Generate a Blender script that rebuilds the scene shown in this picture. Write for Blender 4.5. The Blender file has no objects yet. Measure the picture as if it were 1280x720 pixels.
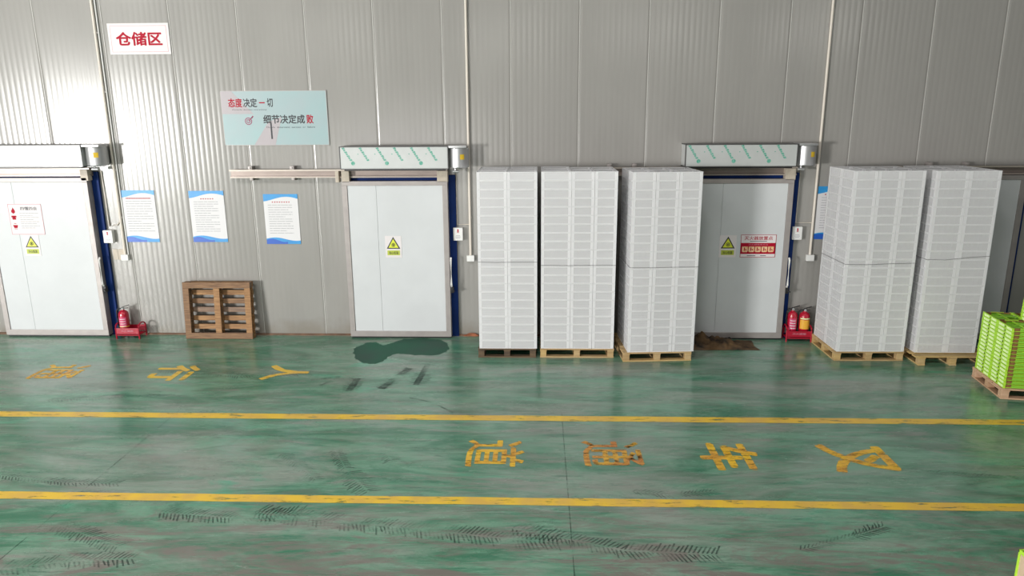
import bpy, bmesh, math, random
from mathutils import Vector, Matrix
random.seed(7)
C = bpy.context.scene.collection
PI = math.pi

# ------------------------------------------------------------------ camera
FPX, PITCH, YAW, ROLL = 901.3059, 0.2393, -0.0362, -0.0066
CAM = Vector((0.3847, -10.4547, 3.2929))
cp, sp, cy, sy = math.cos(PITCH), math.sin(PITCH), math.cos(YAW), math.sin(YAW)
FW = Vector((sy*cp, cy*cp, -sp)); RT = Vector((cy, -sy, 0)); UP = RT.cross(FW)
_c, _s = math.cos(ROLL), math.sin(ROLL)
RT, UP = _c*RT + _s*UP, -_s*RT + _c*UP
cam = bpy.data.cameras.new('camera'); cam.lens = FPX/1280*36; cam.sensor_width = 36; cam.clip_end = 200
co = bpy.data.objects.new('camera', cam); C.objects.link(co)
M = Matrix((RT, UP, -FW)).transposed().to_4x4(); M.translation = CAM; co.matrix_world = M
bpy.context.scene.camera = co
def F(px, py, z=0.0):                       # a point of the floor plane
    d = FW*FPX + RT*(px-640) - UP*(py-360); t = (z-CAM.z)/d.z
    p = CAM + d*t; return p.x, p.y

# ------------------------------------------------------------------ materials
def nt(name):
    m = bpy.data.materials.new(name); m.use_nodes = True
    t = m.node_tree; b = t.nodes['Principled BSDF']; return m, t, b
def mat(name, col, rough=.5, metal=0., spec=.5, noise=0, nscale=20, bump=0, stretch=(1,1,1), emit=0, trans=0, col2=None, coat=0):
    m, t, b = nt(name)
    b.inputs['Base Color'].default_value = (*col, 1); b.inputs['Roughness'].default_value = rough
    b.inputs['Metallic'].default_value = metal; b.inputs['Specular IOR Level'].default_value = spec
    b.inputs['Coat Weight'].default_value = coat
    tc = t.nodes.new('ShaderNodeTexCoord'); mp = t.nodes.new('ShaderNodeMapping')
    mp.inputs['Scale'].default_value = stretch
    t.links.new(tc.outputs['Object'], mp.inputs[0])
    n = t.nodes.new('ShaderNodeTexNoise'); n.inputs['Scale'].default_value = nscale; n.inputs['Detail'].default_value = 5
    t.links.new(mp.outputs[0], n.inputs['Vector'])
    if noise or col2:
        r = t.nodes.new('ShaderNodeValToRGB'); t.links.new(n.outputs['Fac'], r.inputs[0])
        a = col2 if col2 else tuple(c*(1-noise) for c in col)
        r.color_ramp.elements[0].position = .35; r.color_ramp.elements[1].position = .65
        r.color_ramp.elements[0].color = (*a, 1); r.color_ramp.elements[1].color = (*col, 1)
        t.links.new(r.outputs[0], b.inputs['Base Color'])
    if bump:
        bp = t.nodes.new('ShaderNodeBump'); bp.inputs['Strength'].default_value = bump; bp.inputs['Distance'].default_value = .01
        t.links.new(n.outputs['Fac'], bp.inputs['Height']); t.links.new(bp.outputs[0], b.inputs['Normal'])
    if trans:
        tr = t.nodes.new('ShaderNodeBsdfTranslucent'); tr.inputs[0].default_value = (*col, 1)
        mx = t.nodes.new('ShaderNodeMixShader'); mx.inputs[0].default_value = trans
        o = t.nodes['Material Output']
        t.links.new(b.outputs[0], mx.inputs[1]); t.links.new(tr.outputs[0], mx.inputs[2]); t.links.new(mx.outputs[0], o.inputs[0])
    return m
def worn(name, col, lo, hi, scale, stretch=(1,1,1), rough=.4, mx_alpha=1., col2=None):
    """paint or dirt that is missing where the noise is low"""
    m, t, b = nt(name); N, L = t.nodes, t.links
    b.inputs['Base Color'].default_value = (*col, 1); b.inputs['Roughness'].default_value = rough
    tc = N.new('ShaderNodeTexCoord'); mp = N.new('ShaderNodeMapping'); mp.inputs['Scale'].default_value = stretch
    L.new(tc.outputs['Object'], mp.inputs[0])
    n = N.new('ShaderNodeTexNoise'); n.inputs['Scale'].default_value = scale; n.inputs['Detail'].default_value = 8; n.inputs['Roughness'].default_value = .7
    L.new(mp.outputs[0], n.inputs['Vector'])
    r = N.new('ShaderNodeMapRange'); r.inputs[1].default_value = lo; r.inputs[2].default_value = hi; r.inputs[4].default_value = mx_alpha
    L.new(n.outputs['Fac'], r.inputs[0]); L.new(r.outputs[0], b.inputs['Alpha'])
    if col2:
        n2 = N.new('ShaderNodeTexNoise'); n2.inputs['Scale'].default_value = scale*.6; n2.inputs['Detail'].default_value = 4
        L.new(tc.outputs['Object'], n2.inputs['Vector'])
        rr = N.new('ShaderNodeValToRGB'); rr.color_ramp.elements[0].position = .4; rr.color_ramp.elements[1].position = .6
        rr.color_ramp.elements[0].color = (*col2, 1); rr.color_ramp.elements[1].color = (*col, 1)
        L.new(n2.outputs['Fac'], rr.inputs[0]); L.new(rr.outputs[0], b.inputs['Base Color'])
    return m
def wall_mat(name, col):
    m, t, b = nt(name); N, L = t.nodes, t.links
    b.inputs['Roughness'].default_value = .21; b.inputs['Specular IOR Level'].default_value = .45
    tc = N.new('ShaderNodeTexCoord')
    n = N.new('ShaderNodeTexNoise'); n.inputs['Scale'].default_value = 1.1; n.inputs['Detail'].default_value = 6
    mp = N.new('ShaderNodeMapping'); mp.inputs['Scale'].default_value = (1.5, 1, .5)
    L.new(tc.outputs['Object'], mp.inputs[0]); L.new(mp.outputs[0], n.inputs['Vector'])
    r = N.new('ShaderNodeValToRGB'); r.color_ramp.elements[0].position = .3; r.color_ramp.elements[1].position = .7
    r.color_ramp.elements[0].color = (*[c*.93 for c in col], 1); r.color_ramp.elements[1].color = (*[c*1.03 for c in col], 1)
    L.new(n.outputs['Fac'], r.inputs[0])
    # grime rising a hand's width from the foot of the wall
    s = N.new('ShaderNodeSeparateXYZ'); L.new(tc.outputs['Object'], s.inputs[0])
    g = N.new('ShaderNodeTexNoise'); g.inputs['Scale'].default_value = 3; g.inputs['Detail'].default_value = 8; L.new(tc.outputs['Object'], g.inputs['Vector'])
    a = N.new('ShaderNodeMath'); a.operation = 'MULTIPLY_ADD'; a.inputs[1].default_value = -.5; L.new(g.outputs['Fac'], a.inputs[0]); L.new(s.outputs['Z'], a.inputs[2])
    mr = N.new('ShaderNodeMapRange'); mr.inputs[1].default_value = -.22; mr.inputs[2].default_value = .0; mr.inputs[3].default_value = .55; mr.inputs[4].default_value = 0
    L.new(a.outputs[0], mr.inputs[0])
    mx = N.new('ShaderNodeMix'); mx.data_type = 'RGBA'; mx.inputs[7].default_value = (.22, .19, .15, 1)
    L.new(mr.outputs[0], mx.inputs[0]); L.new(r.outputs[0], mx.inputs[6]); L.new(mx.outputs[2], b.inputs['Base Color'])
    return m
def floor_mat():
    m, t, b = nt('green_epoxy'); N, L = t.nodes, t.links
    tc = N.new('ShaderNodeTexCoord')
    def noise(scale, st, detail=6, rough=.6, dist=0, loc=(0,0,0), rot=0):
        mp = N.new('ShaderNodeMapping'); mp.inputs['Scale'].default_value = st; mp.inputs['Location'].default_value = loc; mp.inputs['Rotation'].default_value = (0,0,rot)
        L.new(tc.outputs['Object'], mp.inputs[0])
        n = N.new('ShaderNodeTexNoise'); n.inputs['Scale'].default_value = scale; n.inputs['Detail'].default_value = detail
        n.inputs['Roughness'].default_value = rough; n.inputs['Distortion'].default_value = dist
        L.new(mp.outputs[0], n.inputs['Vector']); return n.outputs['Fac']
    def rng(x, a, c, lo=0., hi=1.):
        r = N.new('ShaderNodeMapRange'); r.interpolation_type = 'SMOOTHSTEP'
        for i, v in zip((1,2,3,4), (a, c, lo, hi)): r.inputs[i].default_value = v
        L.new(x, r.inputs[0]); return r.outputs[0]
    def mix(f, a, c):
        x = N.new('ShaderNodeMix'); x.data_type = 'RGBA'; L.new(f, x.inputs[0])
        if isinstance(a, tuple): x.inputs[6].default_value = (*a, 1)
        else: L.new(a, x.inputs[6])
        if isinstance(c, tuple): x.inputs[7].default_value = (*c, 1)
        else: L.new(c, x.inputs[7])
        return x.outputs[2]
    c = mix(rng(noise(1, (.55, 2.2, 1), 9, .7, 1.0), .40, .60), GREEN_D, GREEN_L)
    # greyed, scuffed film
    c = mix(rng(noise(1, (.35, 1.3, 1), 8, .68, .8, (5, 2, 0)), .46, .66, 0, .8), c, (.31, .35, .30))
    c = mix(rng(noise(2.2, (.35, 2.2, 1), 8, .7, 1.2, (1, 7, 0), .06), .54, .68, 0, .65), c, (.29, .265, .245))
    # fresh saturated green patches
    c = mix(rng(noise(1.6, (.5, 1.7, 1), 6, .6, .8, (9, 3, 0), -.08), .58, .72, 0, .7), c, (.05, .38, .22))
    # long thin streaks
    c = mix(rng(noise(5, (.22, 2.2, 1), 9, .8, 1.2, (3, 1, 0), .05), .54, .64, 0, .65), c, (.035, .12, .08))
    c = mix(rng(noise(6, (.2, 2.4, 1), 9, .8, 1.2, (8, 4, 0), -.04), .56, .66, 0, .55), c, (.36, .50, .42))
    c = mix(rng(noise(9, (.3, 1.4, 1), 9, .85, 2, (6, 9, 0), .12), .56, .68, 0, .5), c, (.06, .11, .085))
    c = mix(rng(noise(3.4, (.3, 1.9, 1), 10, .85, 1.6, (13, 5, 0), .03), .5, .64, 0, .55), c, (.055, .19, .125))
    c = mix(rng(noise(4.2, (.25, 1.5, 1), 10, .85, 2.2, (3, 15, 0), -.1), .53, .66, 0, .5), c, (.27, .36, .30))
    # brown-grey smears, heaviest on the traffic side
    sy_ = N.new('ShaderNodeSeparateXYZ'); L.new(tc.outputs['Object'], sy_.inputs[0])
    near = rng(sy_.outputs['Y'], -5.6, -4.4, .85, .3)
    sm = N.new('ShaderNodeMath'); sm.operation = 'MULTIPLY'; L.new(near, sm.inputs[0]); L.new(rng(noise(1.7, (.4, 1.8, 1), 10, .8, 1.4, (21, 3, 0), .06), .46, .60), sm.inputs[1])
    c = mix(sm.outputs[0], c, (.21, .17, .155))
    # rubber smears
    c = mix(rng(noise(1.3, (.4, 2.6, 1), 9, .8, 1.5, (2, 11, 0), .1), .6, .73, 0, .5), c, (.14, .12, .11))
    # bare concrete strip along the wall
    s = N.new('ShaderNodeSeparateXYZ'); L.new(tc.outputs['Object'], s.inputs[0])
    g = noise(2.5, (.6, 1, 1), 6)
    a = N.new('ShaderNodeMath'); a.operation = 'MULTIPLY_ADD'; a.inputs[1].default_value = .22; L.new(g, a.inputs[0]); L.new(s.outputs['Y'], a.inputs[2])
    c = mix(rng(a.outputs[0], .02, .06, 0, .85), c, (.36, .32, .25))
    L.new(c, b.inputs['Base Color'])
    L.new(rng(noise(1.8, (.5, 2, 1), 7, .7, .5, (4,4,0)), .3, .75, .15, .36), b.inputs['Roughness'])
    b.inputs['Specular IOR Level'].default_value = .62
    bp = N.new('ShaderNodeBump'); bp.inputs['Strength'].default_value = .05; bp.inputs['Distance'].default_value = .01
    L.new(noise(14, (1, 1, 1), 4), bp.inputs['Height']); L.new(bp.outputs[0], b.inputs['Normal'])
    return m
GREEN_D, GREEN_L = (.03, .19, .10), (.16, .37, .245)
MW = wall_mat('grey_wall_sheet', (.335, .325, .305)); MSEAM = mat('seam_edge', (.60, .59, .56), .35)
MFL = floor_mat()
MDOOR = mat('white_door_skin', (.64, .66, .67), .42, spec=.3, noise=.04, nscale=3)
MALU = mat('dull_aluminium', (.40, .365, .35), .45, .25, noise=.1, nscale=8)
MRAIL = mat('bronze_rail', (.33, .27, .24), .4, .4, noise=.15, nscale=10, stretch=(.3,1,1))
MRAILL = mat('rail_lip', (.52, .46, .40), .4, .2)
MBEIGE = mat('beige_plastic', (.55, .48, .39), .5, noise=.12)
MBLUE = mat('blue_film', (.005, .028, .15), .55, spec=.15, noise=.3, nscale=4)
MDARK = mat('black_rubber', (.015, .015, .017), .5)
MSTEEL = mat('brushed_steel', (.60, .60, .61), .38, .75, noise=.10, nscale=8, stretch=(40,40,.6))
MFILM = mat('film_on_steel', (.56, .58, .57), .35, .1, noise=.05, nscale=6)
MGREENINK = mat('green_ink', (.05, .33, .22), .5, col2=(.22, .48, .40), nscale=45)
MYEL = mat('yellow_label', (.75, .50, .03), .5)
MCOND = mat('cream_conduit', (.72, .66, .58), .4)
MWHITE = mat('white_plastic', (.80, .80, .78), .4)
MSIGNW = mat('sign_white', (.76, .72, .72), .5, spec=.3)
MRED = mat('red_ink', (.42, .003, .025), .6, spec=.2); MPINK = mat('pink_ink', (.60, .22, .28), .5)
MBLK = mat('black_ink', (.02, .022, .028), .5); MGREY = mat('grey_ink', (.42, .42, .44), .6)
MSKY = mat('bright_blue_ink', (.03, .33, .70), .4, col2=(.03, .26, .62), nscale=3); MNAVY = mat('deep_blue_ink', (.02, .11, .52), .4)
MPAPER = mat('poster_paper', (.74, .73, .74), .5, spec=.3)
MCYAN = mat('pale_cyan_print', (.31, .46, .47), .4, col2=(.35, .43, .45), nscale=1.6)
MPCYAN = mat('pink_grey_tint', (.42, .38, .40), .4, noise=.06, nscale=3)  # pinkish grey of the two patches on the slogan board
MCRATE = mat('white_translucent_plastic', (.96, .96, .97), .4, spec=.8, trans=.3)
MWEB = mat('frosted_web_plastic', (.96, .96, .97), .4, spec=.8, trans=.3)
def see_through(m, f):
    t = m.node_tree; o = t.nodes['Material Output']; l = o.inputs[0].links[0].from_socket
    tr = t.nodes.new('ShaderNodeBsdfTransparent'); mx = t.nodes.new('ShaderNodeMixShader'); mx.inputs[0].default_value = f
    t.links.new(l, mx.inputs[1]); t.links.new(tr.outputs[0], mx.inputs[2]); t.links.new(mx.outputs[0], o.inputs[0])
see_through(MWEB, .38)
MFRED = mat('extinguisher_red', (.46, .008, .03), .25, coat=.5); MSTAND = mat('stand_red', (.40, .008, .03), .35)
MLIME = mat('lime_plastic', (.56, .93, .07), .35, trans=.15); MLIME2 = mat('shaded_lime_plastic', (.27, .60, .05), .4)  # pale sides, darker front: light from the left put into the lime colours
MPALE = mat('pale_lime_web', (.80, .98, .50), .35); MKRAFT = mat('kraft_liner', (.30, .16, .05), .7, noise=.3)
MKRAFTL = mat('light_kraft', (.70, .52, .36), .6, noise=.1)
MTRAFFIC = mat('warning_yellow', (.72, .78, .05), .45)
MORANGE = mat('orange_yellow', (.80, .42, .04), .5)
def wood(name, a, c, st=(1, 12, 12)):
    return mat(name, a, .7, noise=0, nscale=5, col2=c, stretch=st, bump=.25)
W_NEW = [wood('pine_%s' % n, a, c) for n, a, c in (('pale', (.58, .42, .22), (.45, .30, .14)), ('tan', (.52, .36, .18), (.36, .23, .10)), ('honey', (.62, .44, .20), (.48, .31, .12)))]
W_OLD = [wood('aged_%s' % n, a, c) for n, a, c in (('brown', (.30, .17, .085), (.16, .085, .045)), ('orange', (.42, .23, .10), (.24, .12, .05)), ('grey', (.29, .19, .13), (.17, .11, .08)))]
W_DARK = [wood('dark_%s' % n, a, c) for n, a, c in (('brown', (.13, .085, .05), (.06, .04, .025)), ('umber', (.17, .11, .06), (.09, .06, .035)))]
W_PINK = [wood('raw_%s' % n, a, c) for n, a, c in (('pink', (.68, .45, .30), (.52, .32, .19)), ('rose', (.60, .38, .24), (.45, .27, .15)))]

# ------------------------------------------------------------------ mesh builder
class MB:
    def __init__(s): s.v = []; s.f = []; s.m = []; s.sm = []
    def add(s, vs, fs, mi=0, smooth=False):
        o = len(s.v); s.v += [tuple(v) for v in vs]; s.f += [tuple(i+o for i in f) for f in fs]
        s.m += [mi]*len(fs); s.sm += [smooth]*len(fs)
    def box(s, x0, x1, y0, y1, z0, z1, mi=0, T=None):
        vs = [Vector((x, y, z)) for z in (z0, z1) for y in (y0, y1) for x in (x0, x1)]
        if T: vs = [T @ v for v in vs]
        s.add(vs, [(0,2,3,1),(4,5,7,6),(0,1,5,4),(1,3,7,5),(3,2,6,7),(2,0,4,6)], mi)
    def bbox(s, x0, x1, y0, y1, z0, z1, b=.004, mi=0, T=None):   # box with chamfered edges
        bm = bmesh.new(); r = bmesh.ops.create_cube(bm, size=1)
        for v in bm.verts: v.co = Vector(((x0+x1)/2+v.co.x*(x1-x0), (y0+y1)/2+v.co.y*(y1-y0), (z0+z1)/2+v.co.z*(z1-z0)))
        bmesh.ops.bevel(bm, geom=bm.edges[:], offset=b, segments=2, affect='EDGES', profile=.6)
        s.frombm(bm, mi, T)
    def frombm(s, bm, mi=0, T=None, smooth=False):
        bm.verts.index_update()
        s.add([(T @ v.co) if T else v.co.copy() for v in bm.verts], [[v.index for v in f.verts] for f in bm.faces], mi, smooth); bm.free()
    def lathe(s, prof, cx, cy_, n=20, mi=0, T=None):
        vs = []; fs = []
        for r, z in prof:
            for i in range(n):
                a = 2*PI*i/n; v = Vector((cx+r*math.cos(a), cy_+r*math.sin(a), z)); vs.append(T @ v if T else v)
        for k in range(len(prof)-1):
            for i in range(n):
                j = (i+1) % n; fs.append((k*n+i, k*n+j, (k+1)*n+j, (k+1)*n+i))
        fs.append(tuple(range(n))[::-1]); fs.append(tuple((len(prof)-1)*n+i for i in range(n)))
        s.add(vs, fs, mi, True)
    def tube(s, pts, r, n=8, mi=0, closed=False):
        pts = [Vector(p) for p in pts]; vs = []; fs = []; K = len(pts)
        for k, p in enumerate(pts):
            a = pts[(k-1) % K] if (closed or k) else p; c = pts[(k+1) % K] if (closed or k < K-1) else p
            d = (c-a).normalized(); u = d.cross(Vector((0,0,1)));
            if u.length < .05: u = d.cross(Vector((0,1,0)))
            u.normalize(); w = d.cross(u)
            for i in range(n): an = 2*PI*i/n; vs.append(p + r*(math.cos(an)*u + math.sin(an)*w))
        for k in range(K if closed else K-1):
            q = (k+1) % K
            for i in range(n): j = (i+1) % n; fs.append((k*n+i, k*n+j, q*n+j, q*n+i))
        if not closed: fs.append(tuple(range(n))[::-1]); fs.append(tuple((K-1)*n+i for i in range(n)))
        s.add(vs, fs, mi, True)
    def prism(s, poly, y0, y1, mi=0, axis='y'):     # polygon in x-z, extruded in y (or x-y extruded in z)
        n = len(poly)
        mk = (lambda a, b, d: (a, d, b)) if axis == 'y' else (lambda a, b, d: (a, b, d))
        vs = [mk(a, b, y0) for a, b in poly] + [mk(a, b, y1) for a, b in poly]
        fs = [tuple(range(n))[::-1], tuple(range(n, 2*n))] + [(i, (i+1) % n, n+(i+1) % n, n+i) for i in range(n)]
        s.add(vs, fs, mi)
    def mesh(s, name, mats):
        me = bpy.data.meshes.new(name); me.from_pydata(s.v, [], s.f)
        for m in (mats if isinstance(mats, (list, tuple)) else [mats]): me.materials.append(m)
        for p, mi, sm in zip(me.polygons, s.m, s.sm): p.material_index = mi; p.use_smooth = sm
        bm = bmesh.new(); bm.from_mesh(me); bmesh.ops.recalc_face_normals(bm, faces=bm.faces[:]); bm.to_mesh(me); bm.free()
        me.update(); return me
    def build(s, name, mats, parent=None, sharp=True):
        me = s.mesh(name, mats)
        if sharp and any(s.sm): me.set_sharp_from_angle(angle=math.radians(40))
        o = bpy.data.objects.new(name, me); C.objects.link(o); o.parent = parent; return o
def tag(o, label, cat, group=None, kind=None):
    if label: o['label'] = label
    if cat: o['category'] = cat
    if group: o['group'] = group
    if kind: o['kind'] = kind
    return o
def thing(name, label, cat, loc=(0,0,0), rz=0, group=None, kind=None, rx=0):
    o = bpy.data.objects.new(name, None); C.objects.link(o); o.location = loc; o.rotation_euler = (rx, 0, rz); o.empty_display_size = .1
    return tag(o, label, cat, group, kind)
def struct(o): o['kind'] = 'structure'; return o

def text_mesh(s, size, bold=0., extr=.001, align='CENTER'):
    """lettering as a flat mesh; heavier strokes are laid down as slightly shifted passes"""
    cu = bpy.data.curves.new('text', 'FONT'); cu.body = s; cu.size = size; cu.extrude = 0
    cu.align_x = align; cu.align_y = 'CENTER'; cu.resolution_u = 3
    o = bpy.data.objects.new('text', cu); C.objects.link(o)
    bpy.context.view_layer.update()
    me0 = bpy.data.meshes.new_from_object(o.evaluated_get(bpy.context.evaluated_depsgraph_get()))
    bpy.data.objects.remove(o); bpy.data.curves.remove(cu)
    offs = [(0, 0)] if bold <= 0 else [(bold*math.cos(a), bold*math.sin(a)) for a in [PI*k/4 for k in range(8)]]
    bm = bmesh.new()
    for k, (dx, dy) in enumerate(offs):
        n = len(bm.verts); bm.from_mesh(me0); bm.verts.ensure_lookup_table()
        for v in bm.verts[n:]: v.co += Vector((dx, dy, 0)); v.co.z = k*.00012
    me = bpy.data.meshes.new('text'); bm.to_mesh(me); bm.free(); return me
def fit(me, w, h, sx=1):                    # centre and scale a text mesh to w x h
    xs = [v.co.x for v in me.vertices]; ys = [v.co.y for v in me.vertices]
    ax, ay = (min(xs)+max(xs))/2, (min(ys)+max(ys))/2
    kx = w/(max(xs)-min(xs)); ky = h/(max(ys)-min(ys)) if h else kx
    for v in me.vertices: v.co.x = (v.co.x-ax)*kx; v.co.y = (v.co.y-ay)*ky
def letters(name, s, cx, cz, w, h, y, mtl, parent, bold=0.0):   # upright lettering facing the hall
    me = text_mesh(s, 1, bold, .001); fit(me, w, h)
    for v in me.vertices: v.co = Vector((cx+v.co.x, y-v.co.z, cz+v.co.y))
    me.materials.clear(); me.materials.append(mtl); me.name = name
    o = bpy.data.objects.new(name, me); C.objects.link(o); o.parent = parent; return o

# ------------------------------------------------------------------ wall, floor
SEAM = [-6.73+.0, -5.70, -4.74, -3.79, -2.84, -1.90, -.95, 0, .95, 1.90, 2.85, 3.80, 4.75, 5.70, 6.65]
XS = [-9.6, -8.65, -7.70] + [-6.68, -5.71, -4.75, -3.80, -2.85, -1.90, -.95, 0, .95, 1.90, 2.85, 3.80, 4.75, 5.70, 6.65, 7.6, 8.55, 9.5]
def wall():
    prof = []; mi = []                                    # (x, y) along the sheet
    for a, b in zip(XS[:-1], XS[1:]):
        n = 12; w = (b-a-.024)/n
        prof += [(a, .006, 0), (a+.004, -.0015, 1), (a+.012, -.0015, 0), (a+.014, .004, 0)]
        for k in range(n):
            x = a+.02+k*w
            prof += [(x+w*.1, 0, 0), (x+w*.22, -.0006, 0), (x+w*.5, -.00085, 0), (x+w*.78, -.0006, 0), (x+w*.9, 0, 0)]
    H = 7.5; m = MB(); vs = []; fs = []
    for x, y, _ in prof: vs += [(x, y, 0), (x, y, H)]
    m.v = vs
    for i in range(len(prof)-1):
        m.f.append((2*i, 2*i+2, 2*i+3, 2*i+1)); m.m.append(prof[i][2]); m.sm.append(prof[i][2] == 0)
    x0, x1 = prof[0][0], prof[-1][0]
    m.box(x0, x1, .01, .10, 0, H)
    o = m.build('wall_back', [MW, MSEAM]); return o
def fix_wall_normals(o):
    me = o.data
    bm = bmesh.new(); bm.from_mesh(me)
    for f in bm.faces:
        if abs(f.normal.y) > .3 and f.calc_center_median().y < .008 and f.normal.y > 0: f.normal_flip()
    bm.to_mesh(me); bm.free()
w_ = struct(wall()); fix_wall_normals(w_)
m = MB(); m.box(-22, 16, -24, .1, -.1, 0); struct(m.build('floor', MFL))
m = MB()
for x in (-3.71, .66): m.box(x-.004, x+.004, -9.5, -2.9, 0, .0008)
struct(tag(m.build('floor_joint_strip', worn('joint_dirt', (.03, .05, .04), .42, .66, 3, rough=.6, mx_alpha=.55)), None, None))
m = MB(); m.box(XS[0], XS[-1], -.02, 0, 0, .018); struct(m.build('trim_1', mat('rusty_footing', (.22, .12, .07), .8, noise=.5, nscale=6)))

# ------------------------------------------------------------------ floor paint
MPAINT = worn('worn_yellow_paint', (.92, .60, .04), .34, .44, 7, (.5, 2.6, 1), .4, col2=(.80, .50, .08))
MPAINT2 = worn('scuffed_yellow_paint', (.98, .62, .03), .38, .52, 7, (.8, 3, 1), .45, mx_alpha=.95, col2=(.80, .42, .05))
MPAINT3 = worn('faded_yellow_paint', (.92, .55, .07), .40, .58, 7, (.8, 3, 1), .45, mx_alpha=.85, col2=(.75, .32, .08))
def line(yc, w, label):
    m = MB(); x = -9.; rnd = random.Random(int(-yc*10)); top = []; bot = []
    while x < 9.5:
        top.append((x, yc+w/2+rnd.uniform(-.004, .004))); bot.append((x, yc-w/2+rnd.uniform(-.004, .004))); x += .35
    n = len(top); vs = [(a, b, .0015) for a, b in top+bot]
    m.add(vs, [(i, n+i, n+i+1, i+1) for i in range(n-1)])
    tag(m.build('painted_line', MPAINT), label, 'floor line', 'yellow lane lines')
line(-3.045, .14, 'worn yellow painted line on green floor, the one nearer the wall and pallets')
line(-4.80, .125, 'worn yellow painted line on green floor, the one farther from the wall')
def glyph(ch, x0, x1, y0, y1, mt, label, bold=.028):
    me = text_mesh(ch, 1, bold, 0); fit(me, y1-y0, x1-x0)       # width along Y, height along X: the top points right
    for v in me.vertices:
        u, w = v.co.x, v.co.y
        v.co = Vector(((x0+x1)/2+w, (y0+y1)/2-u, .0018+v.co.z*.25))
    me.materials.clear(); me.materials.append(mt); me.name = 'painted_character'
    bm = bmesh.new(); bm.from_mesh(me)
    for f in bm.faces:
        if f.normal.z < 0: f.normal_flip()
    bm.to_mesh(me); bm.free()
    o = bpy.data.objects.new('painted_character', me); C.objects.link(o)
    tag(o, label, 'floor lettering', 'yellow characters painted on the floor')
glyph('人', -3.18, -2.60, -1.93, -1.38, MPAINT, 'yellow painted character 人 on the floor, like a Y on its side')
glyph('行', -4.66, -4.08, -1.98, -1.41, MPAINT, 'yellow painted character 行 on the floor in front of the leaning pallet')
glyph('通', -6.22, -5.62, -1.95, -1.41, MPAINT2, 'yellow painted character 通 on the floor in front of the single extinguisher', .012)
glyph('通', .83, 1.42, -4.15, -3.60, MPAINT3, 'faded yellow painted character 通 between the two lane lines', .012)
glyph('道', -.32, .26, -4.18, -3.60, MPAINT2, 'yellow painted character 道 between the two lane lines', .012)
glyph('车', 1.98, 2.56, -4.20, -3.62, MPAINT2, 'yellow painted character 车 between the two lane lines')
glyph('叉', 3.18, 3.82, -4.24, -3.62, MPAINT2, 'yellow painted character 叉 between the two lane lines')

# tyre tread marks (uncountable dirt on the floor)
def treads():
    m = MB(); rnd = random.Random(3)
    def track(pts, w, solid=False, z=.001):
        P = [Vector((*F(*p), z)) for p in pts]
        Q = []
        for a, b in zip(P[:-1], P[1:]):
            n = max(2, int((b-a).length/.034))
            for i in range(n): Q.append(a+(b-a)*i/n)
        Q.append(P[-1])
        for i in range(len(Q)-1):
            d = (Q[i+1]-Q[i]); d.z = 0; d.normalize(); nrm = Vector((-d.y, d.x, 0)); ln = .045
            if solid:
                a, b = Q[i], Q[i+1]
                m.add([a-nrm*w/2, b-nrm*w/2, b+nrm*w/2, a+nrm*w/2], [(0,1,2,3)])
            else:
                for sgn in (-1, 1):
                    a = Q[i]+nrm*sgn*w*.04; b = Q[i]+nrm*sgn*w*(.42+rnd.uniform(-.1, .1))+d*.045
                    m.add([a, a+d*.015, b+d*.015, b], [(0,1,2,3)])
    for p, w in [([(389,475),(425,471)], .05), ([(400,482),(424,472)], .04), ([(436,489),(447,473)], .09), ([(476,486),(512,460)], .10), ([(520,481),(535,455)], .08),
                 ([(512,497),(540,503),(567,516)], .03)]: track(p, w, True)
    for p, w in [([(476,486),(512,460)], .22), ([(436,489),(447,473)], .22), ([(520,481),(528,467)], .3), ([(352,567),(372,580),(396,600)], .16), ([(435,590),(462,616)], .30), ([(418,560),(432,586)], .16),
                 ([(320,640),(420,652),(520,661),(640,674),(700,678)], .26), ([(70,655),(150,684)], .22), ([(0,712),(80,702),(170,698)], .22), ([(480,563),(490,576)], .2),
                 ([(640,660),(700,672),(780,688),(900,694)], .24), ([(1068,671),(1108,657)], .16), ([(1000,688),(1060,672),(1106,658)], .10), ([(1105,584),(1180,592),(1280,598)], .10),
                 ([(0,594),(80,603),(150,604)], .14), ([(60,500),(130,497),(200,491)], .16), ([(790,614),(840,619),(895,614)], .12), ([(200,462),(300,470),(390,466)], .22), ([(200,640),(300,648),(380,640)], .22)]: track(p, w)
    tag(m.build('tyre_tread_marks', worn('rubber_marks', (.03, .065, .05), .40, .62, 3, rough=.55, mx_alpha=.6)), 'dark tyre tread and skid marks across the green floor', 'tyre marks', kind='stuff')
treads()
def blob(name, pix, mt, label, cat, z=.0012, jit=.018):
    P = [F(*p) for p in pix]; out = []; rnd = random.Random(5)
    for i in range(len(P)):
        a, b = Vector(P[i]), Vector(P[(i+1) % len(P)])
        for k in range(6): q = a+(b-a)*k/6; out.append((q.x+rnd.uniform(-jit, jit), q.y+rnd.uniform(-jit, jit)))
    m = MB(); m.add([(x, y, z) for x, y in out], [tuple(range(len(out)))])
    me = m.mesh(name, mt)
    o = bpy.data.objects.new(name, me); C.objects.link(o)
    if me.polygons[0].normal.z < 0: me.flip_normals()
    return tag(o, label, cat)
MWET = mat('wet_floor', (.018, .13, .072), .5, spec=.08, col2=(.04, .095, .07), nscale=1.2)
blob('water_puddle', [(441,436),(443,447),(452,453),(463,455.5),(477,453),(483,447),(497,442),(520,444),(545,444),(560,439),(561,432),(552,425),(530,423.5),(505,424),(487,430),(478,432),(470,428),(459,428),(452,432)], MWET, 'dark wet puddle on the green floor below the middle white door', 'puddle')

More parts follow.
